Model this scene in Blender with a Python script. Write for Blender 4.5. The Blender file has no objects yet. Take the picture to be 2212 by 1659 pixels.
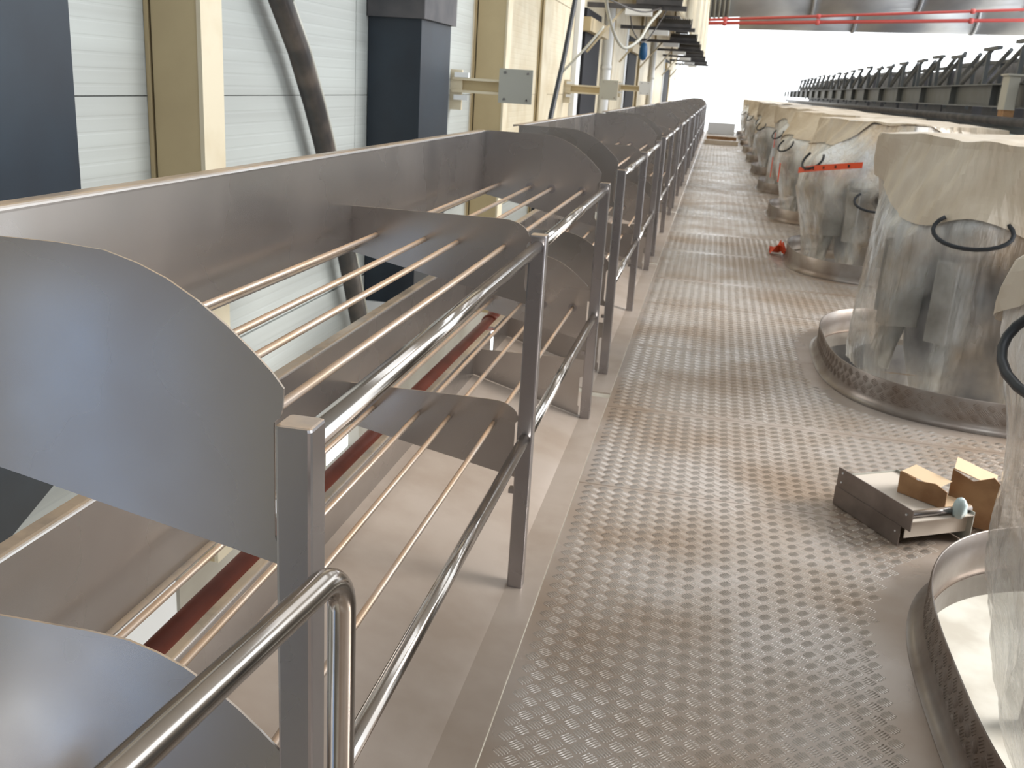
import bpy, math, random
from mathutils import Vector, Matrix, noise
import numpy as np
random.seed(7)
S = bpy.context.scene
C = S.collection
PI = math.pi

# ------------------------------------------------------------------ camera, sky, exposure
cd = bpy.data.cameras.new('camera'); cam = bpy.data.objects.new('camera', cd); C.objects.link(cam)
cd.sensor_fit = 'HORIZONTAL'; cd.sensor_width = 36.0; cd.lens = 2100.0/2212*36
cr = Vector((0.97791433, 0.20007098, 0.06045803)); cu = Vector((-0.11626211, 0.28034011, 0.95283395)); cf = Vector((-0.17368562, 0.93881895, -0.29740928))
cam.matrix_world = Matrix(((cr.x, cu.x, -cf.x, 0), (cr.y, cu.y, -cf.y, 0), (cr.z, cu.z, -cf.z, 1.6), (0, 0, 0, 1)))
cd.clip_start = 0.05; cd.clip_end = 300
cd.dof.use_dof = True; cd.dof.focus_distance = 1.5; cd.dof.aperture_fstop = 13.0
S.camera = cam
W = bpy.data.worlds.new('sky'); S.world = W; W.use_nodes = True
bg = W.node_tree.nodes['Background']; bg.inputs[0].default_value = (0.93, 0.97, 1.0, 1); bg.inputs[1].default_value = 2.2
sd = bpy.data.lights.new('sun', 'SUN'); sun = bpy.data.objects.new('sun', sd); C.objects.link(sun)
sd.energy = 6.0; sd.angle = 0.55; sd.color = (1.0, 0.97, 0.93); sun.rotation_euler = Vector((1.0, 0.30, 0.74)).to_track_quat('Z', 'Y').to_euler()
vs = S.view_settings
vs.view_transform = 'Standard'; vs.look = 'None'; vs.gamma = 1; vs.use_curve_mapping = False; vs.exposure = 0.35

# ------------------------------------------------------------------ materials
def srgb(c):
    return tuple((x/12.92 if x <= 0.04045 else ((x+0.055)/1.055)**2.4) for x in [v/255 for v in c])
def mat(name, col, rough=0.5, metal=0.0, col2=None, scale=4.0, dust=None, dustamt=0.0, rvar=0.0, bump=0.0, bscale=60.0, stretch=(1, 1, 1), detail=5.0, lo=0.4, hi=0.65, bdetail=3):
    m = bpy.data.materials.new(name); m.use_nodes = True
    nt = m.node_tree; N = nt.nodes; L = nt.links
    b = N['Principled BSDF']; b.inputs['Roughness'].default_value = rough; b.inputs['Metallic'].default_value = metal
    b.inputs['Base Color'].default_value = (*srgb(col), 1)
    tc = N.new('ShaderNodeTexCoord'); mp = N.new('ShaderNodeMapping'); mp.inputs['Scale'].default_value = stretch
    L.new(tc.outputs['Object'], mp.inputs[0])
    last = None
    if col2 is not None:
        n = N.new('ShaderNodeTexNoise'); n.inputs['Scale'].default_value = scale; n.inputs['Detail'].default_value = detail
        L.new(mp.outputs[0], n.inputs['Vector'])
        r = N.new('ShaderNodeMapRange'); r.inputs[1].default_value = lo; r.inputs[2].default_value = hi
        L.new(n.outputs[0], r.inputs[0])
        mx = N.new('ShaderNodeMix'); mx.data_type = 'RGBA'
        mx.inputs[6].default_value = (*srgb(col), 1); mx.inputs[7].default_value = (*srgb(col2), 1)
        L.new(r.outputs[0], mx.inputs[0]); last = mx.outputs[2]; L.new(last, b.inputs['Base Color'])
        if rvar:
            r2 = N.new('ShaderNodeMapRange'); r2.inputs[3].default_value = rough-rvar; r2.inputs[4].default_value = rough+rvar
            L.new(n.outputs[0], r2.inputs[0]); r2.inputs[1].default_value = 0.3; r2.inputs[2].default_value = 0.7
            L.new(r2.outputs[0], b.inputs['Roughness'])
    if dust is not None:
        g = N.new('ShaderNodeNewGeometry'); sp = N.new('ShaderNodeSeparateXYZ'); L.new(g.outputs['Normal'], sp.inputs[0])
        r3 = N.new('ShaderNodeMapRange'); r3.inputs[1].default_value = 0.35; r3.inputs[2].default_value = 0.95
        L.new(sp.outputs[2], r3.inputs[0])
        n2 = N.new('ShaderNodeTexNoise'); n2.inputs['Scale'].default_value = 9.0; n2.inputs['Detail'].default_value = 6
        L.new(tc.outputs['Object'], n2.inputs['Vector'])
        r4 = N.new('ShaderNodeMapRange'); r4.inputs[1].default_value = 0.3; r4.inputs[2].default_value = 0.62
        r4.inputs[3].default_value = dustamt*0.35; r4.inputs[4].default_value = dustamt
        L.new(n2.outputs[0], r4.inputs[0])
        mu = N.new('ShaderNodeMath'); mu.operation = 'MULTIPLY'; L.new(r3.outputs[0], mu.inputs[0]); L.new(r4.outputs[0], mu.inputs[1])
        d = N.new('ShaderNodeBsdfPrincipled'); d.inputs['Base Color'].default_value = (*srgb(dust), 1); d.inputs['Roughness'].default_value = 0.85
        ms = N.new('ShaderNodeMixShader'); L.new(mu.outputs[0], ms.inputs[0]); L.new(b.outputs[0], ms.inputs[1]); L.new(d.outputs[0], ms.inputs[2])
        L.new(ms.outputs[0], N['Material Output'].inputs[0])
    if bump:
        n3 = N.new('ShaderNodeTexNoise'); n3.inputs['Scale'].default_value = bscale; n3.inputs['Detail'].default_value = bdetail
        L.new(mp.outputs[0], n3.inputs['Vector'])
        bp = N.new('ShaderNodeBump'); bp.inputs['Strength'].default_value = bump; bp.inputs['Distance'].default_value = 0.01
        L.new(n3.outputs[0], bp.inputs['Height']); L.new(bp.outputs[0], b.inputs['Normal'])
    return m
M = {}
M['steel'] = mat('brushed_stainless', (172, 170, 172), 0.28, 0.95, col2=(150, 145, 144), scale=2.2, dust=(176, 150, 122), dustamt=0.75, rvar=0.10, lo=0.35, hi=0.7)
M['plate'] = mat('sheet_stainless', (184, 182, 180), 0.28, 0.95, col2=(160, 152, 146), scale=2.6, dust=(180, 156, 128), dustamt=0.7, rvar=0.07, lo=0.2, hi=0.8, detail=3)
M['tube'] = mat('polished_tube', (176, 173, 170), 0.15, 1.0, col2=(158, 152, 146), scale=5.0, dust=(178, 152, 126), dustamt=0.16, rvar=0.06)
M['rod'] = mat('dusty_rod', (172, 160, 150), 0.42, 0.7, col2=(170, 150, 130), scale=6.0, dust=(178, 146, 116), dustamt=1.0)
M['tray'] = mat('dusty_tray', (176, 162, 150), 0.42, 0.2, col2=(158, 142, 128), scale=2.6, rvar=0.12)
M['floor'] = mat('tread_plate', (180, 168, 158), 0.30, 0.3, col2=(154, 134, 116), scale=1.4, rvar=0.12, lo=0.38, hi=0.62)
M['tread'] = mat('tread_bars', (194, 186, 178), 0.20, 0.5, col2=(164, 146, 128), scale=1.4, rvar=0.08, lo=0.40, hi=0.66)
M['ring'] = mat('galvanised_ring', (150, 142, 136), 0.38, 0.7, col2=(122, 108, 98), scale=3.5, rvar=0.12)
M['wallpanel'] = mat('white_cladding', (176, 181, 179), 0.5, 0.0, col2=(168, 172, 170), scale=1.2, stretch=(1, 0.3, 14))
M['cream'] = mat('cream_paint', (192, 174, 136), 0.5, 0.0, col2=(182, 164, 128), scale=2.5)
M['creamlight'] = mat('cream_pale_and_lit', (216, 206, 182), 0.5, 0.0, col2=(204, 190, 162), scale=3)  # pale cream sheets, and the lit front face of the cream columns
M['navy'] = mat('navy_paint', (35, 46, 57), 0.42, 0.0, col2=(30, 38, 48), scale=3)
M['capgrey'] = mat('charcoal_paint', (62, 62, 66), 0.5, 0.0, col2=(84, 82, 84), scale=4)
M['blackpipe'] = mat('black_pipe', (52, 50, 50), 0.35, 0.0, col2=(86, 78, 72), scale=7)
M['rubber'] = mat('black_rubber', (34, 38, 44), 0.45)
M['red'] = mat('rust_red_paint', (140, 72, 56), 0.4, 0.0, col2=(120, 62, 48), scale=5)
M['firered'] = mat('haze_paled_red', (214, 98, 94), 0.4)  # red washed out to put distance haze into the pipe colour
M['white'] = mat('white_paint', (228, 230, 232), 0.45)
M['greyplate'] = mat('grey_plate', (176, 176, 168), 0.5, 0.2)
M['beam'] = mat('grey_steel_paint', (88, 93, 97), 0.5, 0.0, col2=(78, 82, 84), scale=3, dust=(150, 140, 128), dustamt=0.6)
M['darkgrey'] = mat('dark_machine', (112, 110, 112), 0.4, 0.2, col2=(78, 78, 84), scale=5)
M['midgrey'] = mat('mid_machine', (168, 168, 166), 0.4, 0.3, col2=(124, 120, 116), scale=4)
M['duct'] = mat('galvanised_duct', (196, 198, 200), 0.4, 0.4, col2=(178, 180, 184), scale=1.5)
M['tarp'] = mat('dusty_sheet', (210, 198, 180), 0.38, 0.0, col2=(190, 174, 152), scale=3.5, rvar=0.1, lo=0.35, hi=0.7)
M['card'] = mat('cardboard', (168, 132, 96), 0.8, 0.0, col2=(140, 104, 72), scale=9)
M['cardin'] = mat('cardboard_inside', (206, 180, 148), 0.8)
M['palegrey'] = mat('pale_concrete', (176, 172, 162), 0.7, 0.0, col2=(156, 150, 138), scale=1.5)
M['trayface'] = mat('bare_steel', (134, 124, 118), 0.45, 0.5, col2=(112, 102, 96), scale=6)
M['backwall'] = mat('dark_back_cladding', (92, 96, 108), 0.6)
M['darkclad'] = mat('reflection_dark_cladding', (112, 108, 98), 0.6)  # unseen wall behind the camera, darkened so the end plate reflects a dark tone
M['bed'] = mat('dusty_pale_sheet', (206, 196, 184), 0.5, 0.1)
M['slot'] = mat('matt_dark_paint', (30, 32, 40), 0.8)
M['orange'] = mat('orange_tape', (226, 84, 44), 0.4)
M['ink'] = mat('tape_ink', (60, 20, 14), 0.5)
M['blueobj'] = mat('blue_plastic', (24, 84, 130), 0.4)
M['bluewhite'] = mat('pale_blue_plastic', (196, 214, 216), 0.3)
M['finblack'] = mat('dark_fins', (58, 54, 50), 0.5)
M['roof'] = mat('roof_sheet', (170, 170, 168), 0.6)
def plastic():
    m = bpy.data.materials.new('clear_plastic_wrap'); m.use_nodes = True
    nt = m.node_tree; N = nt.nodes; L = nt.links
    b = N['Principled BSDF']; b.inputs['Roughness'].default_value = 0.09
    b.inputs['Coat Weight'].default_value = 0.6; b.inputs['Coat Roughness'].default_value = 0.05
    b.inputs['Specular IOR Level'].default_value = 0.9
    tc = N.new('ShaderNodeTexCoord')
    n = N.new('ShaderNodeTexNoise'); n.inputs['Scale'].default_value = 2.4; n.inputs['Detail'].default_value = 5
    L.new(tc.outputs['Object'], n.inputs[0])
    mx = N.new('ShaderNodeMix'); mx.data_type = 'RGBA'; mx.inputs[6].default_value = (*srgb((222, 204, 182)), 1); mx.inputs[7].default_value = (*srgb((236, 238, 238)), 1)
    r = N.new('ShaderNodeMapRange'); r.inputs[1].default_value = 0.4; r.inputs[2].default_value = 0.6
    L.new(n.outputs[0], r.inputs[0]); L.new(r.outputs[0], mx.inputs[0]); L.new(mx.outputs[2], b.inputs['Base Color'])
    t = N.new('ShaderNodeBsdfTransparent'); t.inputs[0].default_value = (0.93, 0.93, 0.92, 1)
    ms = N.new('ShaderNodeMixShader')
    n2 = N.new('ShaderNodeTexNoise'); n2.inputs['Scale'].default_value = 3.4; n2.inputs['Detail'].default_value = 4
    mp = N.new('ShaderNodeMapping'); mp.inputs['Scale'].default_value = (1, 1, 0.5); mp.inputs['Location'].default_value = (3, 1, 7)
    L.new(tc.outputs['Object'], mp.inputs[0]); L.new(mp.outputs[0], n2.inputs[0])
    r2 = N.new('ShaderNodeMapRange'); r2.inputs[1].default_value = 0.36; r2.inputs[2].default_value = 0.62; r2.inputs[3].default_value = 0.06; r2.inputs[4].default_value = 0.46
    L.new(n2.outputs[0], r2.inputs[0])
    lw = N.new('ShaderNodeLayerWeight'); lw.inputs[0].default_value = 0.35
    mu = N.new('ShaderNodeMath'); mu.operation = 'MULTIPLY_ADD'; mu.inputs[1].default_value = 0.32; mu.use_clamp = True
    L.new(lw.outputs['Facing'], mu.inputs[0]); L.new(r2.outputs[0], mu.inputs[2])
    L.new(mu.outputs[0], ms.inputs[0]); L.new(t.outputs[0], ms.inputs[1]); L.new(b.outputs[0], ms.inputs[2])
    L.new(ms.outputs[0], N['Material Output'].inputs[0])
    n3 = N.new('ShaderNodeTexNoise'); n3.inputs['Scale'].default_value = 1.0; n3.inputs['Detail'].default_value = 5; n3.inputs['Distortion'].default_value = 0.6
    m3 = N.new('ShaderNodeMapping'); m3.inputs['Scale'].default_value = (24, 24, 3.2); m3.inputs['Rotation'].default_value = (0.25, 0.3, 0)
    L.new(tc.outputs['Object'], m3.inputs[0]); L.new(m3.outputs[0], n3.inputs[0])
    # settled dust thickens towards the top of the wrap
    sz = N.new('ShaderNodeSeparateXYZ'); L.new(tc.outputs['Object'], sz.inputs[0])
    rz_ = N.new('ShaderNodeMapRange'); rz_.inputs[1].default_value = 0.75; rz_.inputs[2].default_value = 1.3; rz_.inputs[3].default_value = 0.0; rz_.inputs[4].default_value = 0.7
    L.new(sz.outputs[2], rz_.inputs[0])
    ad = N.new('ShaderNodeMath'); ad.operation = 'ADD'; L.new(rz_.outputs[0], ad.inputs[0]); L.new(r2.outputs[0], ad.inputs[1]); L.new(ad.outputs[0], mu.inputs[2])
    bp = N.new('ShaderNodeBump'); bp.inputs['Strength'].default_value = 0.9; bp.inputs['Distance'].default_value = 0.04
    L.new(n3.outputs[0], bp.inputs['Height']); L.new(bp.outputs[0], b.inputs['Normal'])
    return m
M['plastic'] = plastic()

# ------------------------------------------------------------------ mesh helpers
class MB:
    def __init__(s): s.v = []; s.f = []; s.sm = []
    def add(s, vs_, fs_, smooth=False):
        o = len(s.v); s.v += [tuple(p) for p in vs_]; s.f += [tuple(i+o for i in f) for f in fs_]; s.sm += [smooth]*len(fs_); return s
    def box(s, x0, x1, y0, y1, z0, z1, bev=0.0):
        if bev <= 0:
            v = [(x, y, z) for z in (z0, z1) for y in (y0, y1) for x in (x0, x1)]
            return s.add(v, [(0, 2, 3, 1), (4, 5, 7, 6), (0, 1, 5, 4), (2, 6, 7, 3), (0, 4, 6, 2), (1, 3, 7, 5)])
        b = bev; ring = []
        for (cx, cy, a0) in ((x1-b, y1-b, 0), (x0+b, y1-b, 90), (x0+b, y0+b, 180), (x1-b, y0+b, 270)):
            for k in range(3):
                a = math.radians(a0+45*k); ring.append((cx+b*math.cos(a), cy+b*math.sin(a)))
        n = len(ring); cx, cy = (x0+x1)/2, (y0+y1)/2
        fx = 1-b/(x1-x0)*1.4; fy = 1-b/(y1-y0)*1.4
        lv = [(z0, 0), (z1-b, 0), (z1-b*0.3, 0.3), (z1, 1)]
        v = []
        for z, k in lv:
            for (x, y) in ring:
                v.append((cx+(x-cx)*(1-k*(1-fx)), cy+(y-cy)*(1-k*(1-fy)), z))
        fs = [tuple(reversed(range(n))), tuple(range(3*n, 4*n))]
        for r in range(3):
            for i in range(n):
                j = (i+1) % n; fs.append((r*n+i, r*n+j, (r+1)*n+j, (r+1)*n+i))
        return s.add(v, fs)
    def prism(s, poly, axis, a, b):   # poly in the two other axes, extruded along axis from a to b
        n = len(poly); v = []
        for t in (a, b):
            for (p, q) in poly:
                v.append({0: (t, p, q), 1: (p, t, q), 2: (p, q, t)}[axis])
        fs = [tuple(range(n)), tuple(reversed(range(n, 2*n)))]
        for i in range(n):
            j = (i+1) % n; fs.append((i, i+n, j+n, j))
        return s.add(v, fs)
    def tube(s, pts, r, n=12, cap=True, closed=False):
        pts = [Vector(p) for p in pts]; m = len(pts); v = []; prev = None
        for i, p in enumerate(pts):
            if closed: d = pts[(i+1) % m]-pts[i-1]
            elif i == 0: d = pts[1]-pts[0]
            elif i == m-1: d = pts[-1]-pts[-2]
            else: d = (pts[i+1]-p).normalized()+(p-pts[i-1]).normalized()
            d.normalize()
            if prev is None:
                a = Vector((0, 0, 1)) if abs(d.z) < 0.9 else Vector((1, 0, 0)); u = d.cross(a).normalized()
            else: u = (prev-d*prev.dot(d)).normalized()
            prev = u; w = d.cross(u); rr = r[i] if isinstance(r, (list, tuple)) else r
            for k in range(n):
                t = 2*PI*k/n; v.append(p+(u*math.cos(t)+w*math.sin(t))*rr)
        fs = []
        for i in range(m if closed else m-1):
            i2 = (i+1) % m
            for k in range(n):
                j = (k+1) % n; fs.append((i*n+k, i*n+j, i2*n+j, i2*n+k))
        s.add(v, fs, True)
        if cap and not closed:
            o = len(s.v)-len(v); s.f += [tuple(o+k for k in reversed(range(n))), tuple(o+(m-1)*n+k for k in range(n))]; s.sm += [False, False]
        return s
    def lathe(s, prof, cx=0, cy=0, n=48, fn=None, smooth=True, a0=0, a1=2*PI):
        full = abs(a1-a0-2*PI) < 1e-6; cols = n if full else n+1; v = []
        for (r, z) in prof:
            for k in range(cols):
                a = a0+(a1-a0)*k/n; rr, zz = (fn(r, z, a) if fn else (r, z))
                v.append((cx+rr*math.cos(a), cy+rr*math.sin(a), zz))
        fs = []
        for i in range(len(prof)-1):
            for k in range(n):
                j = (k+1) % cols if full else k+1
                fs.append((i*cols+k, i*cols+j, (i+1)*cols+j, (i+1)*cols+k))
        return s.add(v, fs, smooth)
    def mesh(s, name, m):
        me = bpy.data.meshes.new(name); me.from_pydata(s.v, [], s.f); me.materials.append(m)
        me.polygons.foreach_set('use_smooth', s.sm); me.update(); return me
    def build(s, name, m, parent=None, loc=None, kind=None):
        o = bpy.data.objects.new(name, s.mesh(name, m)); C.objects.link(o)
        if parent: o.parent = parent
        if loc: o.location = loc
        if kind: o['kind'] = kind
        return o
def tag(o, label, cat, group=None):
    o['label'] = label; o['category'] = cat
    if group: o['group'] = group
    return o
def thing(name, label, cat, loc=(0, 0, 0), group=None):
    o = bpy.data.objects.new(name, None); C.objects.link(o); o.location = loc; o.empty_display_size = 0.1
    return tag(o, label, cat, group)
def copy_tree(o, parent=None):
    c = o.copy(); C.objects.link(c); c.parent = parent
    for ch in list(o.children): copy_tree(ch, c)
    return c
def inst(src, parent, loc=(0, 0, 0), rot=None):
    o = bpy.data.objects.new(src.name.split('.')[0], src.data); C.objects.link(o); o.parent = parent; o.location = loc
    if rot: o.rotation_euler = rot
    return o
def arc(cx, cy, r, a0, a1, n):
    return [(cx+r*math.cos(math.radians(a0+(a1-a0)*i/n)), cy+r*math.sin(math.radians(a0+(a1-a0)*i/n))) for i in range(n+1)]

# ------------------------------------------------------------------ building shell
YE = 46.0
XW = -2.2
floor = bpy.data.objects.new('floor', None); C.objects.link(floor); floor['kind'] = 'structure'
RINGS = [(1.95, 2.48, 1.15, 1.17)] + [(1.90, 6.32+4.07*k, 1.07 if k < 1 else 1.02, 1.16 if k < 1 else 1.10) for k in range(10)]
SEX = 2.9                                   # the openings are rounded squares
def sup(a, hx, hy): return 1.0/((abs(math.cos(a))/hx)**SEX+(abs(math.sin(a))/hy)**SEX)**(1/SEX)
joints = [-0.6, 0.35, 1.35, 3.80, 4.87, 6.22, 7.59, 8.70, 10.35, 11.81, 13.6, 15.6, 17.6, 19.6, 21.6, 24, 26.5, 29, 32, 35, 38, 42, YE]
XL, XR = -0.388, 3.25
def plate_polys(y0, y1):
    """tread plate from y0 to y1 with the round openings cut out, as strips along x"""
    n = max(6, int((y1-y0)/0.03)) if y0 < 14 else max(6, int((y1-y0)/0.08))
    b = MB()
    ys = [y0+(y1-y0)*i/n for i in range(n+1)]
    def spans(y):
        for cx, cy, hx, hy in RINGS:
            if abs(y-cy) < hy-0.012:
                h = (hx-0.012)*(1-(abs(y-cy)/(hy-0.012))**SEX)**(1/SEX); return (cx-h, cx+h)
        return None
    zt, zb = 0.0, -0.006
    for i in range(n):
        ya, yb = ys[i], ys[i+1]; sa, sb = spans(ya+1e-6), spans(yb-1e-6)
        if sa is None and sb is None:
            L_ = [((XL, XR), (XL, XR))]
        else:
            if sa is None:
                c = (sb[0]+sb[1])/2; sa = (c, c)
            if sb is None:
                c = (sa[0]+sa[1])/2; sb = (c, c)
            L_ = [((XL, sa[0]), (XL, sb[0])), ((sa[1], XR), (sb[1], XR))]
        for (a, bb) in L_:
            b.add([(a[0], ya, zt), (a[1], ya, zt), (bb[1], yb, zt), (bb[0], yb, zt)], [(0, 1, 2, 3)])
            b.add([(a[0], ya, zb), (a[1], ya, zb), (bb[1], yb, zb), (bb[0], yb, zb)], [(3, 2, 1, 0)])
    b.add([(XL, y0, zb), (XL, y0, zt), (XL, y1, zt), (XL, y1, zb)], [(0, 3, 2, 1)])
    b.add([(XL, y0, zb), (XR, y0, zb), (XR, y0, zt), (XL, y0, zt)], [(0, 1, 2, 3)])
    b.add([(XL, y1, zb), (XR, y1, zb), (XR, y1, zt), (XL, y1, zt)], [(3, 2, 1, 0)])
    return b
def tread_uv(i, j, cell): return ((i-j)*0.70711*cell, (i+j)*0.70711*cell)
def tread_mesh(cells, tomap, name, m, cell=0.034, far=False):
    """five short raised bars per cell, turned in alternate cells"""
    v = []; f = []
    bl, bw, bh = cell*0.40, cell*0.050, 0.0016
    nb = 5 if not far else 3
    if far: bw *= 1.8
    for (i, j) in cells:
        u0, w0 = tread_uv(i, j, cell)
        along = (i+j) % 2
        for k in range(nb):
            off = (k-(nb-1)/2)*cell*(0.185 if nb == 5 else 0.30)
            L_ = bl*(1.0 if abs(k-(nb-1)/2) < nb/2-0.6 else 0.8)
            o = len(v)
            for (h, sc) in ((0.0, 1.0), (bh, 0.62)):
                for (a, b_) in ((-1, -1), (1, -1), (1, 1), (-1, 1)):
                    p, q = a*L_*(1 if h == 0 else 0.86), b_*bw*sc+off
                    if along: p, q = q, p
                    # rotate 45 degrees like rolled tread plate
                    pu = (p-q)*0.7071; pw = (p+q)*0.7071
                    v.append(tomap(u0+pu, w0+pw, h))
            f += [(o+4, o+5, o+6, o+7), (o, o+1, o+5, o+4), (o+1, o+2, o+6, o+5), (o+2, o+3, o+7, o+6), (o+3, o, o+4, o+7)]
    if not v: return None
    me = bpy.data.meshes.new(name)
    va = np.array(v, dtype=np.float32); fa = np.array(f, dtype=np.int32)
    me.vertices.add(len(va)); me.vertices.foreach_set('co', va.ravel())
    me.loops.add(fa.size); me.loops.foreach_set('vertex_index', fa.ravel())
    me.polygons.add(len(fa)); me.polygons.foreach_set('loop_start', np.arange(0, fa.size, 4, dtype=np.int32)); me.polygons.foreach_set('loop_total', np.full(len(fa), 4, dtype=np.int32))
    me.materials.append(m); me.update(calc_edges=True); me.validate()
    return me
for k in range(len(joints)-1):
    y0, y1 = joints[k]+0.0025, joints[k+1]-0.0025
    pl = plate_polys(y0, y1).build('floor_plate', M['floor'], floor)
    if y1 > 1.0:
        cell = 0.044 if y0 < 11 else 0.066
        xr = 1.0 if y0 < 3.7 else (1.9 if y0 < 9 else 2.3)
        dz = random.choice((0, 0.009, -0.006))
        cells = []
        ym = max(y0, 1.6); S2 = 0.70711*cell
        for p in range(int(XL/S2), int(xr/S2)+1):          # p = i-j, q = i+j
            for q in range(int(ym/S2), int(y1/S2)+1):
                if (p+q) % 2: continue
                x, y = p*S2, q*S2
                if y-ym < 0.022 or y1-y < 0.022 or x < XL+0.035 or x > xr: continue
                if any((abs(x-cx)/(hx+0.14))**SEX+(abs(y-cy)/(hy+0.14))**SEX < 1 for cx, cy, hx, hy in RINGS): continue
                cells.append(((p+q)//2, (q-p)//2))
        me = tread_mesh(cells, lambda u, w, h: (u, w, h), 'tread_pattern', M['tread'], cell, far=y0 > 11)
        if me:
            o = bpy.data.objects.new('tread_pattern', me); C.objects.link(o); o.parent = pl; o['kind'] = 'stuff'

for k in range(5):
    MB().box(XL, XR, -7.0+1.28*k, -7.0+1.28*k+1.275, -0.006, 0.0).build('floor_plate', M['floor'], floor)
def struct(b, name, m, parent=None):
    o = b.build(name, m, parent)
    if not parent: o['kind'] = 'structure'
    return o
# lower storey floor, roof, walls
struct(MB().box(XW-0.3, 16, -10, 70, -4.7, -4.5), 'floor', M['palegrey'])
rf = MB()
rf.box(XW-0.3, 0.2, -10, 60, 7.5, 7.7).box(5.2, 9, -10, 60, 7.5, 7.7)
for y in range(-10, 60, 7): rf.box(0.2, 5.2, y, y+4.2, 7.5, 7.7)
struct(rf, 'ceiling', M['roof'])
wb = MB().box(XW-0.3, -1.2, -7.2, -7, -4.5, 7.5).box(0.2, 2.6, -7.2, -7, -4.5, 7.5).box(4.4, 16, -7.2, -7, -4.5, 7.5)
for (a, b_) in ((-1.2, 0.2), (2.6, 4.4)): wb.box(a, b_, -7.2, -7, -4.5, 2.4).box(a, b_, -7.2, -7, 5.2, 7.5)
struct(wb, 'wall_back', M['backwall'])
wall = bpy.data.objects.new('wall_left', None); C.objects.link(wall); wall['kind'] = 'structure'
def wall_panel(y0, y1, z0, z1, m='wallpanel', ribs=True):
    b = MB()
    if not ribs or y0 > 12:
        b.box(XW-0.08, XW, y0, y1, z0, z1)
    else:
        prof = [(XW-0.08, z0), (XW, z0)]
        z = z0+0.03
        while z < z1-0.05:
            prof += [(XW, z), (XW-0.0008, z+0.004), (XW-0.0008, z+0.010), (XW, z+0.014)]; z += 0.055
        prof += [(XW, z1), (XW-0.08, z1)]
        b.prism(prof, 1, y0, y1)
    return b.build('wall_panel', M[m], wall)
SE = 1.456
wall_panel(-7, -1.404, -0.55, 7.5, 'darkclad'); wall_panel(-1.396, 0.496, 0.92, 7.5, 'darkclad'); wall_panel(-0.5, 0.496, -0.55, 0.915, 'darkclad')
win = bpy.data.objects.new('window_1', None); C.objects.link(win); win['kind'] = 'structure'
fr = MB()
for (a, b_) in ((-1.396, -1.34), (-0.86, -0.80), (-0.56, -0.504)): fr.box(XW-0.06, XW+0.01, a, b_, -1.7, 0.91)
for (a, b_) in ((-1.7, -1.64), (-0.62, -0.50), (0.85, 0.91)):
    fr.box(XW-0.06, XW+0.01, -1.34, -0.86, a, b_).box(XW-0.06, XW+0.01, -0.80, -0.56, a, b_)
fr.build('window_frame', M['white'], win)
gm = bpy.data.materials.new('tinted_glass'); gm.use_nodes = True; gn = gm.node_tree
gt = gn.nodes.new('ShaderNodeBsdfTransparent'); gt.inputs[0].default_value = (0.45, 0.56, 0.72, 1); gg = gn.nodes.new('ShaderNodeBsdfGlossy'); gg.inputs['Roughness'].default_value = 0.05
gx = gn.nodes.new('ShaderNodeMixShader'); gx.inputs[0].default_value = 0.08; gn.links.new(gt.outputs[0], gx.inputs[1]); gn.links.new(gg.outputs[0], gx.inputs[2]); gn.links.new(gx.outputs[0], gn.nodes['Material Output'].inputs[0])
for (a, b_) in ((-1.34, -0.86), (-0.80, -0.56)):
    for (c_, d_) in ((-1.64, -0.62), (-0.50, 0.85)): MB().box(XW-0.035, XW-0.031, a, b_, c_, d_).build('pane', gm, win)
for (y0, y1) in ((0.5, 5.95), (5.95, 8.9), (8.9, 14.1), (14.1, 19.4), (19.4, 24.7), (24.7, 30), (30, 36), (36, 43), (43, 50)):
    mm = 'wallpanel' if y1 < 12 else ('creamlight' if y1 < 20 else 'cream')
    wall_panel(y0+0.004, y1-0.004, SE+0.002, 2.62, mm)
    wall_panel(y0+0.004, y1-0.004, 2.63, 7.5, mm, False)
    wall_panel(y0+0.004, y1-0.004, 0.30, SE-0.002, mm)
    wall_panel(y0+0.004, y1-0.004, -0.55, 0.29, 'wallpanel' if y1 < 20 else 'cream')
wallbacking = MB().box(XW-0.3, XW-0.081, 0.6, 50, -0.55, 7.5).build('backing_sheet', M['finblack'], wall)
# lower storey of the left wall: pale panels with small windows
lw_ = [(-7, -1.4, -4.5, -0.56), (-1.4, -0.5, -4.5, -1.71), (-0.5, 3.66, -4.5, -0.56), (3.69, 4.55, -4.5, -0.56), (4.55, 5.02, -4.5, -0.93), (4.55, 5.02, -0.72, -0.56), (5.02, 5.5, -4.5, -0.56), (5.5, 6.1, -4.5, -0.93), (5.5, 6.1, -0.72, -0.56), (6.1, 10.4, -4.5, -0.56),
       (10.4, 11.8, -4.5, -1.9), (10.4, 11.8, -0.9, -0.56), (11.8, 12.4, -4.5, -0.56), (12.4, 13.4, -4.5, -2.3), (12.4, 13.4, -1.6, -0.56), (13.4, 50, -4.5, -0.56)]
for a in lw_:
    MB().box(XW-0.08, XW, *a).build('lower_panel', M['white'] if a[0] == -0.5 else (M['darkclad'] if a[0] < -0.6 else M['palegrey']), wall)

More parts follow.
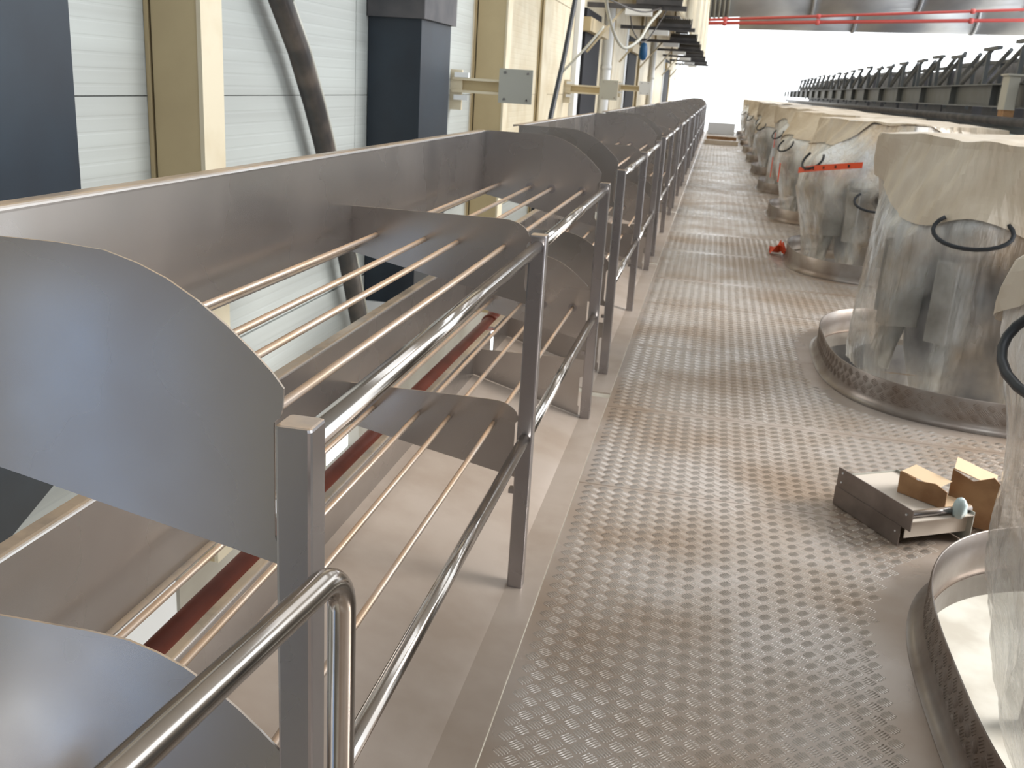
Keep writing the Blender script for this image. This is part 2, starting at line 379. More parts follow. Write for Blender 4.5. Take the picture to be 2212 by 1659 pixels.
# ------------------------------------------------------------------ stainless pipe-rack modules beside the walkway
PX0, PX1 = -0.498, -0.448
PY = [0.0, 1.755, 3.53]            # front faces of the posts, local
PT = 1.17
def end_poly(dz):
    cur = [(-1.058, 1.370), (-0.80, 1.370), (-0.735, 1.366), (-0.69, 1.354), (-0.65, 1.338), (-0.61, 1.315), (-0.57, 1.286), (-0.535, 1.256), (-0.51, 1.232), (-0.494, 1.212), (-0.496, 1.185)]
    slot = [(-0.499, 1.172), (-0.503, 1.170), (-0.508, 1.164), (-0.5085, 1.155), (-0.5085, 1.005), (-0.506, 0.997), (-0.499, 0.99)]
    return [(x, z+dz) for x, z in cur+slot+[(-0.499, 0.963), (-1.058, 1.075)]]
def mid_poly(dz):
    cur = [(-1.058, 1.206), (-0.60, 1.207), (-0.565, 1.205), (-0.54, 1.199), (-0.52, 1.188), (-0.507, 1.174), (-0.500, 1.155), (-0.499, 1.148)]
    slot = [(-0.508, 1.138), (-0.5085, 1.13), (-0.5085, 1.01), (-0.506, 1.0), (-0.499, 0.992)]
    return [(x, z+dz) for x, z in cur+slot+[(-0.499, 0.955), (-1.058, 1.065)]]
def back_wall(z0, z1, ya, yb, top=0.034, bot=0.02):
    b = MB(); t = 0.004; x = -1.06
    prof = [(x-top, z1-0.012), (x-top, z1-0.001), (x-0.006, z1), (x-0.003, z1-0.0005), (x+0.000, z1-0.0018), (x+0.002, z1-0.0045), (x+0.0032, z1-0.008), (x+0.003, z1-0.012), (x+0.003, z0+0.004), (x+bot, z0+0.004), (x+bot, z0), (x-0.001, z0), (x-0.001, z1-0.010), (x-0.006, z1-0.005), (x-top+0.003, z1-0.005), (x-top+0.003, z1-0.012)]
    b.prism(prof, 1, ya, yb); return b
RX = (-0.98, -0.827, -0.725, -0.579)
rack = thing('pipe_rack', 'nearest stainless two tier pipe rack with a big curved end plate at the left edge', 'rack', (0, 1.07, 0), 'stainless racks along the walkway')
LEN = 3.58
for py in PY:
    MB().box(PX0, PX1, py, py+0.05, 0.0, PT, bev=0.005).build('post', M['steel'], rack)
for (pa, pb) in ((0, 1), (1, 2)):
    for nm, z in (('top_rail', 1.136), ('mid_rail', 0.528)):
        MB().tube([(-0.472, PY[pa]+0.048, z), (-0.472, PY[pb]+0.002, z)], 0.0185, 20).build(nm, M['tube'], rack)
for tier, dz in (('upper', 0.0), ('lower', -0.562)):
    back_wall(1.075+dz, 1.370+dz, 0.02, LEN-0.03).build('back_panel', M['plate'], rack)
    for e, py in ((0, PY[0]+0.022), (1, PY[2]+0.022)):
        o = MB().prism(end_poly(dz), 1, py, py+0.004).build('end_plate', M['plate'], rack)
        yy = py-0.003 if e else py+0.004
        for x in RX[1:]:
            if not e: continue
            MB().tube([(x, yy, 1.123+dz), (x, yy+0.003, 1.123+dz)], 0.021, 18).build('rod_collar', M['steel'], o)
    MB().prism(mid_poly(dz-0.005 if dz else 0), 1, PY[1]+0.022, PY[1]+0.026).build('divider_plate', M['plate'], rack)
    for x in RX:
        MB().tube([(x, PY[0]+0.0225, 1.123+dz), (x, PY[2]+0.024, 1.123+dz)], 0.0078, 10).build('rod', M['rod'], rack)
# dusty tray at the foot, low upstand behind it and low end plates
tr = MB()
prof = [(-0.392, -0.004), (-0.392, 0.004), (-0.50, 0.006), (-1.057, 0.160), (-1.057, 0.152), (-0.50, -0.002)]
tr.prism(prof, 1, -0.35, LEN+0.34); tr.build('dust_tray', M['tray'], rack)
back_wall(0.152, 0.305, -0.35, LEN+0.34, top=0.028, bot=0.006).build('tray_upstand', M['plate'], rack)
for py in (PY[0]+0.022, PY[2]+0.022):
    low = [(-1.056, 0.165), (-0.508, 0.012), (-0.508, 0.06), (-0.515, 0.065), (-0.515, 0.21), (-0.508, 0.216), (-0.499, 0.216), (-0.499, 0.305), (-1.056, 0.300)]
    MB().prism(low, 1, py, py+0.004).build('low_end_plate', M['plate'], rack)
for py in PY:
    MB().box(-0.515, -0.499, py+0.01, py+0.04, 0.335, 0.350).build('lug', M['steel'], rack)
labs = ['second stainless pipe rack, its curved end plate rising behind the first rack',
        'third stainless steel pipe rack along the walkway, its posts close together',
        'fourth stainless steel pipe rack along the walkway',
        'fifth stainless pipe rack, far along the walkway',
        'sixth stainless pipe rack, far along the walkway',
        'seventh stainless pipe rack, far down the row',
        'eighth stainless pipe rack, far down the row',
        'ninth stainless pipe rack, near the far end of the row',
        'last stainless pipe rack, against the white daylight']
for k in range(1, 10):
    c = copy_tree(rack); c.location = (0, 1.07+4.36*k, 0); c['label'] = labs[k-1]
# short stainless handrail whose end bends down beside the first post
hr = thing('handrail', 'polished round stainless handrail bending down beside the nearest square post', 'handrail', (-0.38, 1.0, 0))
pth = [(-0.379, 1.0, z) for z in (0.004, 0.3, 0.6, 0.93, 0.975)]
R_ = 0.055; zt = 1.028; d = Vector((-0.118, -1.0, 0.0)).normalized()
for i in range(1, 9):
    a = math.radians(90*i/8); pth.append(tuple(Vector((-0.379, 1.0, zt-R_))+d*(R_*(1-math.cos(a)))+Vector((0, 0, R_*math.sin(a)))))
e = Vector(pth[-1]); pth += [tuple(e+d*t) for t in (0.2, 0.5, 1.2)]
pth = [(p[0]+0.38, p[1]-1.0, p[2]) for p in pth]
MB().tube(pth, 0.0175, 24).build('rail_tube', M['tube'], hr)
e2 = Vector(pth[-1])
MB().tube([tuple(e2), (e2.x, e2.y, 0.004)], 0.0165, 16).build('rear_leg', M['tube'], hr)
MB().tube([(-0.001, 0, 0.0), (-0.001, 0, 0.012)], 0.04, 24).build('foot_flange', M['steel'], hr)

# ------------------------------------------------------------------ left wall: columns, ducts, pipes
def col_thing(y, label, d_=0.24, w=0.17, z0=-0.55):
    t = thing('steel_column', label, 'column', (XW, y, 0), 'cream columns on the left wall')
    x1 = d_
    MB().box(0.002, x1-0.018, w/2-0.006, w/2+0.006, z0, 7.45).build('web', M['cream'], t)
    MB().box(0.002, 0.018, 0, w, z0, 7.45).build('rear_flange', M['cream'], t)
    MB().box(x1-0.018, x1, 0, w, z0, 7.45).build('front_flange', M['creamlight'], t)  # same column paint, lighter here: light on this face put into the colour
    MB().box(0.03, x1-0.019, 0.004, 0.010, z0, 7.45).build('cover_strip', M['cream'], t)
    return t
col_thing(3.62, 'cream steel column standing between the two large navy ducts')
col_thing(8.95, 'cream steel column behind the long bracket, just past the capped navy duct', d_=0.30, w=0.2)
for y, w_, lb in ((12.2, 0.5, 'narrow cream column just left of the black hanging hose'), (20.3, 3.0, 'wide cream column between the white downpipe and the dark duct under the cable loop'), (27.2, 3.2, 'cream column right of the dark duct, behind the blue hanging tag'), (32.9, 5.4, 'wide cream column before the farthest narrow dark duct'), (44.0, 5.5, 'farthest cream column, against the white daylight')):
    col_thing(y, lb, d_=0.06, w=w_)
t = thing('duct', 'large flat navy duct at the left edge of the picture', 'duct', (-2.02, 2.2, 0))
MB().prism([(-0.55, 7.4), (0.46, 7.4), (0.46, 0.43), (-0.02, 0.24), (-0.55, 0.02)], 0, -0.175, 0.17).build('duct_body', M['navy'], t)
MB().box(-0.178, 0.172, -0.2, -0.19, 0.26, 7.4).build('seam_strip', M['navy'], t)
t = thing('duct', 'navy square duct with a wider charcoal cap, right of the leaning black pipe', 'duct', (-2.02, 6.5, 0))
MB().prism([(-0.175, -0.34), (0.17, -0.34), (0.17, 0.36), (-0.175, 0.36)], 2, 0.12, 1.93).build('duct_body', M['navy'], t)
MB().box(-0.178, 0.20, -0.375, 0.395, 1.93, 6.9, bev=0.01).build('cap', M['capgrey'], t)
MB().box(-0.178, 0.19, -0.36, 0.38, 0.06, 0.12).build('bottom_flange', M['white'], t)
# leaning pipe
t = thing('leaning_pipe', 'dark worn round pipe leaning across the white wall panels left of the capped duct', 'pipe', (-2.1, 4.4, 0))
PP = [(0, -0.25, 2.52), (0, 0.245, 1.90), (0, 0.46, 1.677), (0, 0.657, 1.417), (0, 0.80, 1.20), (0, 0.99, 0.85), (0, 1.18, 0.50), (0, 1.395, 0.075), (0, 1.65, -0.5)]
MB().tube(PP, 0.056, 16).build('pipe_body', M['blackpipe'], t)
MB().tube([(0.045, y+0.035, z) for (x, y, z) in PP[1:8]], 0.012, 8).build('conduit', M['greyplate'], t)
# hose
t = thing('hose', 'thin black hose hanging slanted in front of the cream wall panels', 'hose', (-1.3, 8.0, 0))
MB().tube([(0, 1.6, 3.6), (0, 0.84, 2.28), (0, 0.45, 1.80), (0, 0.0, 1.36), (0, -0.35, 0.9), (-0.02, -0.6, 0.4), (-0.02, -0.7, -0.5)], 0.021, 10).build('hose_body', M['rubber'], t)
# bracket
def bracket(y, x1, x2, label, m='greyplate', dz=0.0):
    t = thing('wall_bracket', label, 'bracket', (XW, y, dz), 'brackets on the wall columns')
    a, b_ = x1-XW, x2-XW
    MB().box(0.0, 0.10, 0.0, 0.03, 1.34, 1.66).build('end_plate', M['creamlight'], t)
    MB().box(0.02, a, -0.02, 0.03, 1.48, 1.50).build('channel', M['creamlight'], t)
    MB().box(0.02, a, 0.028, 0.034, 1.50, 1.58).build('channel_web', M['cream'], t)
    MB().box(0.02, a, -0.02, 0.03, 1.58, 1.60).build('channel', M['creamlight'], t)
    MB().box(a-0.02, b_, -0.03, -0.02, 1.42, 1.69).build('square_plate', M[m], t)
    for (xx, zz) in ((a+0.03, 1.45), (b_-0.04, 1.45), (a+0.03, 1.66), (b_-0.04, 1.66)):
        MB().tube([(xx, -0.038, zz), (xx, -0.03, zz)], 0.010, 8).build('bolt', M['steel'], t)
    MB().box(0.04, 0.16, -0.03, 0.0, 1.60, 1.64).build('cleat', M['white'], t); MB().box(0.04, 0.16, -0.03, 0.0, 1.42, 1.46).build('cleat', M['white'], t)
bracket(8.2, -1.76, -1.50, 'wall bracket with a square grey bolted plate, right of the capped navy duct')
bracket(14.5, -1.66, -1.42, 'wall bracket in front of the narrow dark duct, right of the black hose')
bracket(22.0, -1.68, -1.47, 'white wall bracket with a square plate, below the blue hanging tag', m='white', dz=0.06)
# narrow ducts + white pipes further along
for (y, w, lb) in ((16.0, 2.0, 'narrow dark duct right of the leaning black hose'), (23.7, 2.4, 'narrow dark duct beneath the grey cable loop'), (39.5, 3.6, 'farthest narrow dark duct before the daylight')):
    t = thing('narrow_duct', lb, 'duct', (XW+0.002, y, 0), 'narrow dark ducts far along the wall')
    MB().box(0, 0.05, 0, w, -0.5, 2.75).build('duct_body', M['slot'], t)
    MB().box(0, 0.07, -0.9, -0.5, -0.5, 2.9).build('frame_strip', M['white'], t)
    MB().box(0, 0.16, -0.3, w+0.3, 2.4, 2.6).build('top_box', M['cream'], t)
for (y, lb) in ((18.9, 'white downpipe beside the dark duct near the black hose'), (31.5, 'farthest white downpipe before the daylight')):
    t = thing('downpipe', lb, 'pipe', (-2.10, y, 0), 'white downpipes on the wall')
    MB().tube([(0, 0, -0.5), (0, 0, 3.0)], 0.09, 16).build('pipe_body', M['white'], t)
    MB().tube([(0, 0, 1.9), (0, 0, 1.98)], 0.099, 16).build('pipe_joint', M['white'], t)
# lower red and white pipes behind the rack
t = thing('red_pipe', 'rust red pipe with an elbow running low behind the racks', 'pipe', (-1.5, 2.0, 0))
MB().tube([(0, -1.5, -0.16), (0, 5.05, -0.16), (0, 5.2, -0.13), (0, 5.3, -0.03), (0, 5.32, 0.12)], 0.052, 18).build('pipe_body', M['red'], t)
MB().tube([(0, 5.0, -0.16), (0, 5.06, -0.16)], 0.064, 18).build('elbow_socket', M['red'], t)
# finned units on arms
fin = None
FL = ['dark finned unit on a wall arm, largest of the row at the top', 'second finned unit of the receding row at the top', 'third finned unit of the receding row', 'fourth finned unit of the receding row', 'fifth finned unit of the receding row', 'sixth finned unit of the receding row', 'last finned unit of the row, against the daylight']
for k in range(7):
    y = 16.0+5.3*k
    if fin is None:
        fin = thing('finned_unit', FL[0], 'fixture', (-1.05, y, 0), 'finned units on wall arms')
        fb = MB()
        for i in range(16): fb.box(-0.33+i*0.044, -0.33+i*0.044+0.02, -0.10, 0.10, 2.90, 3.00)
        fb.build('fins', M['finblack'], fin)
        MB().box(-0.32, 0.32, -0.08, 0.08, 2.90, 2.985).build('fin_core', M['finblack'], fin)
        MB().box(-0.345, 0.345, -0.11, 0.11, 2.83, 2.90).build('housing', M['capgrey'], fin)
        MB().box(-0.22, 0.1, -0.06, 0.06, 3.0, 3.05, bev=0.01).build('cap', M['capgrey'], fin)
        MB().box(-1.10, 0.42, -0.05, 0.05, 2.76, 2.83).build('arm', M['capgrey'], fin)
        MB().box(-0.5, -0.1, -0.12, 0.12, 2.67, 2.76).build('lamp_tray', M['white'], fin)
        MB().tube([(-1.06, 0, 2.1), (-0.5, 0, 2.8)], 0.02, 8).build('strut', M['creamlight'], fin)
    else:
        c = copy_tree(fin); c.location = (-1.05, y, 0); c['label'] = FL[k]
# corrugated upper cladding
t = thing('ribbed_cladding', 'cream vertically ribbed cladding high above the finned units', 'cladding', (-1.0, 16.5, 0))
n = 60
for k in range(5):
    b = MB(); ya = k*7.85; prof = []
    for i in range(26):
        y = ya+i*0.3; prof += [(0, y), (0, y+0.15), (0.06, y+0.18), (0.06, y+0.27)]
    prof += [(-0.02, ya+7.8), (-0.02, ya)]
    b.prism(prof, 2, 3.16, 7.45).build('ribbed_sheet', M['creamlight'], t)
# cables
cab = [([(-1.55, 12.2, 3.6), (-1.5, 12.6, 2.75), (-1.45, 13.2, 2.35), (-1.35, 14.0, 2.12), (-1.2, 14.6, 2.25), (-1.1, 15.0, 2.5), (-1.0, 15.6, 2.72)], 0.022, 'greyplate', 'thick grey cable hanging in a loop below the first finned unit'),
       ([(-1.9, 9.2, 3.1), (-1.7, 10.4, 2.72), (-1.5, 12, 2.62), (-1.2, 14.5, 2.62), (-1.0, 16, 2.8)], 0.012, 'blackpipe', 'thin dark cable sagging from the wall to the finned units'),
       ([(-1.5, 16.0, 2.77), (-1.45, 16.6, 2.45), (-1.3, 17.6, 2.4), (-1.0, 19.05, 3.2)], 0.012, 'blackpipe', 'short dark cable loop under the second finned unit'),
       ([(-2.19, 14.15, 1.75), (-1.9, 14.3, 2.1), (-1.7, 14.5, 2.4)], 0.018, 'greyplate', 'grey slanting stay beside the dark duct')]
for pts, r, m, lb in cab:
    P = [Vector(p) for p in pts]; Q = []
    for i in range(len(P)-1):
        p0, p1, p2, p3 = P[max(i-1, 0)], P[i], P[i+1], P[min(i+2, len(P)-1)]
        for s_ in range(6):
            u = s_/6; Q.append(0.5*((2*p1)+(-p0+p2)*u+(2*p0-5*p1+4*p2-p3)*u*u+(-p0+3*p1-3*p2+p3)*u**3))
    Q.append(P[-1]); tag(MB().tube(Q, r, 8).build('cable', M[m]), lb, 'cable')
t = thing('hanging_tag', 'small blue object hanging among the cables by the wall', 'tag', (-1.38, 18.0, 0))
MB().lathe([(0.001, 2.07), (0.05, 2.09), (0.075, 2.16), (0.07, 2.28), (0.045, 2.36), (0.001, 2.37)], n=14).build('tag_body', M['blueobj'], t)
MB().tube([(0, 0, 2.36), (0, 0, 2.8), (0.385, 0, 3.2)], 0.008, 6).build('hook', M['rubber'], t)

# ------------------------------------------------------------------ wrapped machines in their floor openings
def ring_thing(cx, cy, hx, hy, label, near=False):
    R = (hx+hy)/2
    t = thing('floor_curb', label, 'curb', (cx, cy, 0), 'round steel curbs around the floor openings')
    MB().lathe([(0.045, 0.002), (0.03, 0.006), (0.012, 0.020), (0, 0.05), (0, 0.165), (-0.003, 0.168), (-0.007, 0.165), (-0.007, -0.10), (-0.003, -0.10)], n=160, fn=lambda r, z, a: (sup(a, hx, hy)+r, z)).build('curb_wall', M['ring'], t)
    if near:
        cell = 0.044; S2 = 0.70711*cell; n = int(2*PI*R/S2/2)*2
        cells = [((p+q)//2, (q-p)//2) for p in range(int(n*0.36), int(n*0.72)) for q in range(1, 5) if (p+q) % 2 == 0]
        def mp(u, w, h):
            a = u/(n*S2)*2*PI; q = sup(a, hx, hy)+h; return (q*math.cos(a), q*math.sin(a), w+0.01)
        me = tread_mesh(cells, mp, 'tread_pattern', M['ring'], cell)
        o = bpy.data.objects.new('tread_pattern', me); C.objects.link(o); o.parent = t; o['kind'] = 'stuff'
    return t
RL = ['nearest round steel curb on the floor at the lower right corner', 'large round steel curb at the foot of the second wrapped machine', 'round steel curb beside the small red scrap']
for k, (cx, cy, hx, hy) in enumerate(RINGS):
    ring_thing(cx, cy, hx, hy, RL[k] if k < 3 else 'small round steel curb of the %s wrapped machine from the camera' % ['fourth', 'fifth', 'sixth', 'seventh', 'eighth', 'ninth', 'tenth', 'eleventh'][k-3], near=k < 2)
def fold(a, z, seed, amp):
    v = noise.noise(Vector((math.cos(a)*2.2, math.sin(a)*2.2, z*1.2+seed)))*0.8
    b_ = a-z*0.55
    r1 = 1-abs(noise.noise(Vector((math.cos(b_)*4.5, math.sin(b_)*4.5, z*0.5+seed*2))))*2.6
    v += max(r1, -0.4)*0.55
    b2 = a+z*0.25
    r2 = 1-abs(noise.noise(Vector((math.cos(b2)*14, math.sin(b2)*14, z*0.8+seed*3))))*2.4
    v += max(r2, -0.3)*0.26*(1.2-0.5*min(z, 1.2))
    return v*amp*(1+0.7*max(0, min(1, (z-0.8)/0.5)))
def machine(cx, cy, seed, label, prof, detail=1, hoops=((208, 1.0, 0.14),)):
    t = thing('wrapped_machine', label, 'machine', (cx, cy, 0), 'machines wrapped in plastic along the walkway')
    # machine inside
    body = MB().lathe([(0.01, -1.2), (0.42, -1.2), (0.46, -0.2), (0.55, 0.1), (0.58, 0.35), (0.50, 0.55), (0.50, 1.0), (0.40, 1.15), (0.01, 1.16)], n=32).build('drum', M['darkgrey'], t)
    nsp = 10 if detail else 6
    for i in range(nsp):
        a = 2*PI*i/nsp+0.2
        b = MB()
        b.box(0.56, 0.78, -0.07, 0.07, 0.30, 0.78, bev=0.015)
        b.tube([(0.66, 0, 0.30), (0.70, 0, 0.16), (0.72, 0, 0.02)], 0.05, 10)
        o = b.build('filling_spout', M['midgrey'], t); o.rotation_euler = (0, 0, a)
        if detail:
            b = MB().box(0.60, 0.76, -0.04, 0.10, 0.82, 0.98, bev=0.01); o = b.build('valve_box', M['darkgrey'] if i % 2 else M['greyplate'], t); o.rotation_euler = (0, 0, a)
    # clear plastic skirt
    rows = 44 if detail else 20; cols = 300 if detail else 90
    def rz(z):
        for (za, ra), (zb, rb) in zip(prof, prof[1:]):
            if za <= z <= zb: return ra+(rb-ra)*(z-za)/(zb-za)
        return prof[-1][1]
    def fn(r, z, a):
        sq = 0.0
        k = max(0, min(1, (z-0.9)/0.5))
        c, s_ = abs(math.cos(a)), abs(math.sin(a))
        b_ = a-math.radians(172)+PI/4; c, s_ = abs(math.cos(b_)), abs(math.sin(b_))
        squ = 1/max(c, s_); rr = r*(1+k*(min(squ, 1.42)*0.76-1)*0.95)
        amp = 0.030 if detail else 0.02
        hem = max(0, 0.25-abs(z-0.25))*0.25
        for (ha, hzz, hw) in hoops:
            da = (a-math.radians(ha)+PI) % (2*PI)-PI
            rr += 0.10*math.exp(-(da*rr/hw/0.9)**2-((z-hzz-0.03)/0.13)**2)
        return (rr+fold(a, z, seed, amp)-hem*0.15, z+0.02*noise.noise(Vector((a*2, z, seed))))
    z0, z1 = prof[0][0], prof[-1][0]
    zs = [z0+(z1-z0)*i/rows for i in range(rows+1)]
    MB().lathe([(rz(z), z) for z in zs], n=cols, fn=fn).build('plastic_wrap', M['plastic'], t)
    # dusty top sheet draped with uneven hem
    def hemz(a): return z1-0.34-0.20*math.sin(a*1.0-1.0+seed)-0.30*noise.noise(Vector((math.cos(a)*1.6, math.sin(a)*1.6, seed*5)))
    b = MB(); nn = cols; rws = 18; v = []; fs = []
    for i in range(rws+1):
        u = i/rws
        for k_ in range(nn):
            a = 2*PI*k_/nn
            if u < 0.45:
                q = u/0.45; rr, _ = fn(rz(z1), z1, a); rr = rr*q+0.018*q
                z = z1+0.015+0.05*(1-q)+0.022*noise.noise(Vector((q*3*math.cos(a), q*3*math.sin(a), seed)))*(1 if q < 1 else 1)
            else:
                q = (u-0.45)/0.55; z = z1+0.012+(hemz(a)-z1)*q; rr, _ = fn(rz(min(z, z1)), min(z, z1), a); rr += 0.010+0.012*q
            v.append((rr*math.cos(a), rr*math.sin(a), z))
    for i in range(rws):
        for k_ in range(nn):
            j = (k_+1) % nn; fs.append((i*nn+k_, (i+1)*nn+k_, (i+1)*nn+j, i*nn+j))
    b.add(v, fs, False).build('top_sheet', M['tarp'], t)
    # black rubber hoops pressing through the wrap
    for (a, z, w) in hoops:
        a = math.radians(a); rr = rz(z)+0.05; pts = []
        for i in range(17):
            q = math.radians(-35+250*i/16)
            lx = w*math.cos(q); lz = -0.09*math.sin(q)
            aa = a+lx/rr
            pts.append(((rr+0.04+0.06*math.sin(q))*math.cos(aa), (rr+0.04+0.06*math.sin(q))*math.sin(aa), z+lz))
        MB().tube(pts, 0.012, 8).build('hoop', M['rubber'], t)
    return t
P1 = [(-0.45, 0.80), (-0.1, 0.93), (0.12, 1.0), (0.35, 1.06), (0.5, 1.08), (0.75, 1.09), (1.05, 1.14), (1.25, 1.10), (1.45, 0.9)]
P2 = [(0.0, 0.86), (0.15, 0.89), (0.4, 0.885), (0.65, 0.865), (0.85, 0.85), (1.15, 0.83), (1.42, 0.81)]
P3 = [(0.0, 0.84), (0.4, 0.92), (0.75, 1.02), (1.0, 0.98), (1.2, 0.86), (1.42, 0.78)]
machine(1.95, 2.47, 1.3, 'nearest plastic wrapped machine, cut off by the right edge of the picture', P1, hoops=((196, 1.12, 0.26),))
machine(1.90, 6.40, 4.1, 'wrapped machine with a beige dusty top sheet, second from the camera', P2, hoops=((238, 0.98, 0.20), (285, 0.9, 0.2)))
machine(1.90, 10.47, 7.7, 'wrapped machine with an orange tape across its plastic, third from the camera', P3, hoops=((205, 1.05, 0.15), (250, 0.75, 0.2)))
for k in range(3, 11):
    cx, cy, hx, hy = RINGS[k]
    machine(cx, cy, 2.3*k, ['fourth', 'fifth', 'sixth', 'seventh', 'eighth', 'ninth', 'tenth', 'last'][k-3]+' plastic wrapped machine from the camera along the walkway', P3 if k % 2 else P2, detail=0)
# orange tape and red scraps
t = thing('warning_tape', 'orange printed warning tape stretched across the third wrapped machine', 'tape', (1.90, 10.47, 0))
b = MB(); vv = []; n = 24
for i in range(n+1):
    a = math.radians(196+i*44/n); z = 0.90+0.13*i/n
    for h in (0, 0.055): vv.append((1.09*math.cos(a), 1.09*math.sin(a), z+h))
for i in range(n+1):
    a = math.radians(196+i*44/n); z = 0.90+0.13*i/n
    for h in (0, 0.055): vv.append((1.085*math.cos(a), 1.085*math.sin(a), z+h))
fs = [(2*i, 2*i+2, 2*i+3, 2*i+1) for i in range(n)]+[(2*(n+1)+2*i+1, 2*(n+1)+2*i+3, 2*(n+1)+2*i+2, 2*(n+1)+2*i) for i in range(n)]
b.add(vv, fs, True).build('tape_strip', M['orange'], t)
for i in (4, 8, 12, 16, 20):
    b = MB(); q = []
    for (da, h) in ((0, 0.015), (1.1, 0.015), (1.1, 0.04), (0, 0.04)):
        a = math.radians(196+i*44/n+da); q.append((1.093*math.cos(a), 1.093*math.sin(a), 0.90+0.13*i/n+h))
    b.add(q, [(0, 1, 2, 3)]).build('print_mark', M['ink'], t)
def scrap(x, y, z, s, label, seed):
    b = MB(); v = []; fs = []; n = 7
    for i in range(n):
        for j in range(n):
            v.append(((i/(n-1)-0.5)*s+0.02*noise.noise(Vector((i, j, seed))), (j/(n-1)-0.5)*s*0.8, 0.012+s*0.7*abs(noise.noise(Vector((i*0.8, j*0.8, seed+3))))*1.6))
    for i in range(n-1):
        for j in range(n-1): fs.append((i*n+j, (i+1)*n+j, (i+1)*n+j+1, i*n+j+1))
    b.add(v, fs); o = b.build('tape_scrap', M['orange']); o.location = (x, y, z); tag(o, label, 'scrap')
    sm = o.modifiers.new('thick', 'SOLIDIFY'); sm.thickness = 0.004
scrap(0.82, 10.72, 0.0, 0.20, 'crumpled red orange tape scrap on the floor against the third round curb', 3)
for (yy, z0, z1, lb) in ((18.1, 0.25, 0.60, 'red orange tape hanging low on the distant wrapped machines'), (18.3, 0.75, 1.0, 'red orange tape hanging high on the distant wrapped machines'), (14.0, 0.5, 0.75, 'red orange tape strip at the edge of the fourth wrapped machine')):
    o = MB().box(-0.012, 0.0, -0.03, 0.03, z0, z1).build('tape_strip', M['orange'], None, (1.06 if yy > 15 else 0.93, yy, 0)); tag(o, lb, 'tape')

# ------------------------------------------------------------------ sheet metal tray with cardboard on the floor
t = thing('metal_tray', 'grey sheet metal tray lying on the tread plate by the nearest curb', 'tray', (0.663, 3.935, 0.003))
t.rotation_euler = (0, 0, math.atan2(3.56-3.935, 0.885-0.663))
Lt = 0.44
MB().box(0, Lt, 0, 0.004, 0.078, 0.162).build('front_flange', M['trayface'], t)
MB().box(0.0, Lt-0.045, -0.003, 0.001, 0.0, 0.080).build('lower_flange', M['trayface'], t)
MB().box(0, Lt, 0.004, 0.30, 0.115, 0.119).build('tray_bed', M['bed'], t)
MB().box(0.0, 0.004, 0.004, 0.30, 0.0, 0.125).build('side_flange', M['greyplate'], t)
MB().box(Lt-0.03, Lt-0.026, 0.004, 0.30, 0.04, 0.115).build('side_flange', M['bed'], t)
MB().box(0, Lt, 0.296, 0.30, 0.0, 0.13).build('rear_flange', M['greyplate'], t)
MB().tube([(Lt-0.03, 0.01, 0.135), (Lt-0.03, 0.30, 0.135)], 0.014, 12).build('rolled_edge', M['steel'], t)
for (x, z) in ((0.03, 0.145), (0.03, 0.105), (Lt-0.03, 0.135), (Lt-0.07, 0.05)):
    MB().tube([(x, -0.004, z), (x, 0.0, z)], 0.004, 8).build('rivet', M['white'], t)
def card(loc, rot, s, label, mm='card'):
    o = thing('cardboard_piece', label, 'cardboard', loc); o.rotation_euler = rot
    a, b_, h = s; th = 0.004
    MB().prism([(-a/2, 0), (a/2, 0), (a/2, h*0.8), (a*0.25, h), (-a*0.1, h*0.85), (-a/2, h)], 1, -b_/2, -b_/2+th).build('flap', M[mm], o)
    MB().box(-a/2, a/2, -b_/2+th, b_/2, 0, th).build('base', M['cardin'], o)
    MB().prism([(-b_/2+th, 0), (b_/2, 0), (b_/2, h*0.5), (0, h*0.9), (-b_/2+th, h)], 0, -a/2, -a/2+th).build('side_flap', M[mm], o)
    MB().prism([(-a/2+th, h), (a/2*0.6, h*0.83), (a/2*0.5, h*0.83), (-a/2+th, h*1.02)], 1, -b_/2+th, b_/2*0.7).build('lid_flap', M['cardin'], o)
card((1.00, 3.83, 0.127), (0.05, 0.0, -0.7), (0.20, 0.13, 0.09), 'torn tan cardboard box lying on the metal tray')
card((1.20, 3.92, 0.02), (0.1, 0.0, -0.3), (0.20, 0.14, 0.23), 'dark brown torn cardboard piece behind the metal tray by the wrapped machine', 'card')
o = MB().lathe([(0.001, 0.0), (0.020, 0.0), (0.026, 0.02), (0.024, 0.055), (0.014, 0.075), (0.001, 0.078)], n=12, fn=lambda r, z, a: (r*(1+0.18*math.sin(3*a+z*60)), z)).build('crumpled_wrapper', M['bluewhite'], None, (1.075, 3.67, 0.121))
tag(o, 'small pale blue crumpled plastic wrapper on the metal tray edge', 'wrapper')

# ------------------------------------------------------------------ right side: long beam, lattice, ducts, pipes
BX = 3.3
t = thing('steel_beam', 'long grey I-beam running into the distance above the wrapped machines', 'beam', (BX, 9.0, 0))
MB().box(-0.006, 0.006, 0, 41, 1.66, 1.90).build('beam_web', M['beam'], t)
MB().box(-0.09, 0.09, 0, 41, 1.90, 1.915).build('top_flange', M['beam'], t)
MB().box(-0.09, 0.09, 0, 41, 1.645, 1.66).build('bottom_flange', M['beam'], t)
st = None
for i in range(20):
    y = 2.0+2.2*i
    if st is None: st = MB().box(-0.085, -0.006, 0, 0.012, 1.66, 1.90).build('stiffener', M['beam'], t, (0, y, 0))
    else: inst(st, t, (0, y, 0))
t = thing('junction_box', 'pale grey upright box fixed on the end of the long beam', 'box', (BX-0.12, 12.05, 0))
MB().box(-0.10, 0.02, -0.06, 0.20, 1.62, 1.98, bev=0.01).build('box_body', M['greyplate'], t)
MB().box(-0.12, 0.04, -0.09, 0.23, 1.98, 2.0).build('box_lid', M['greyplate'], t)
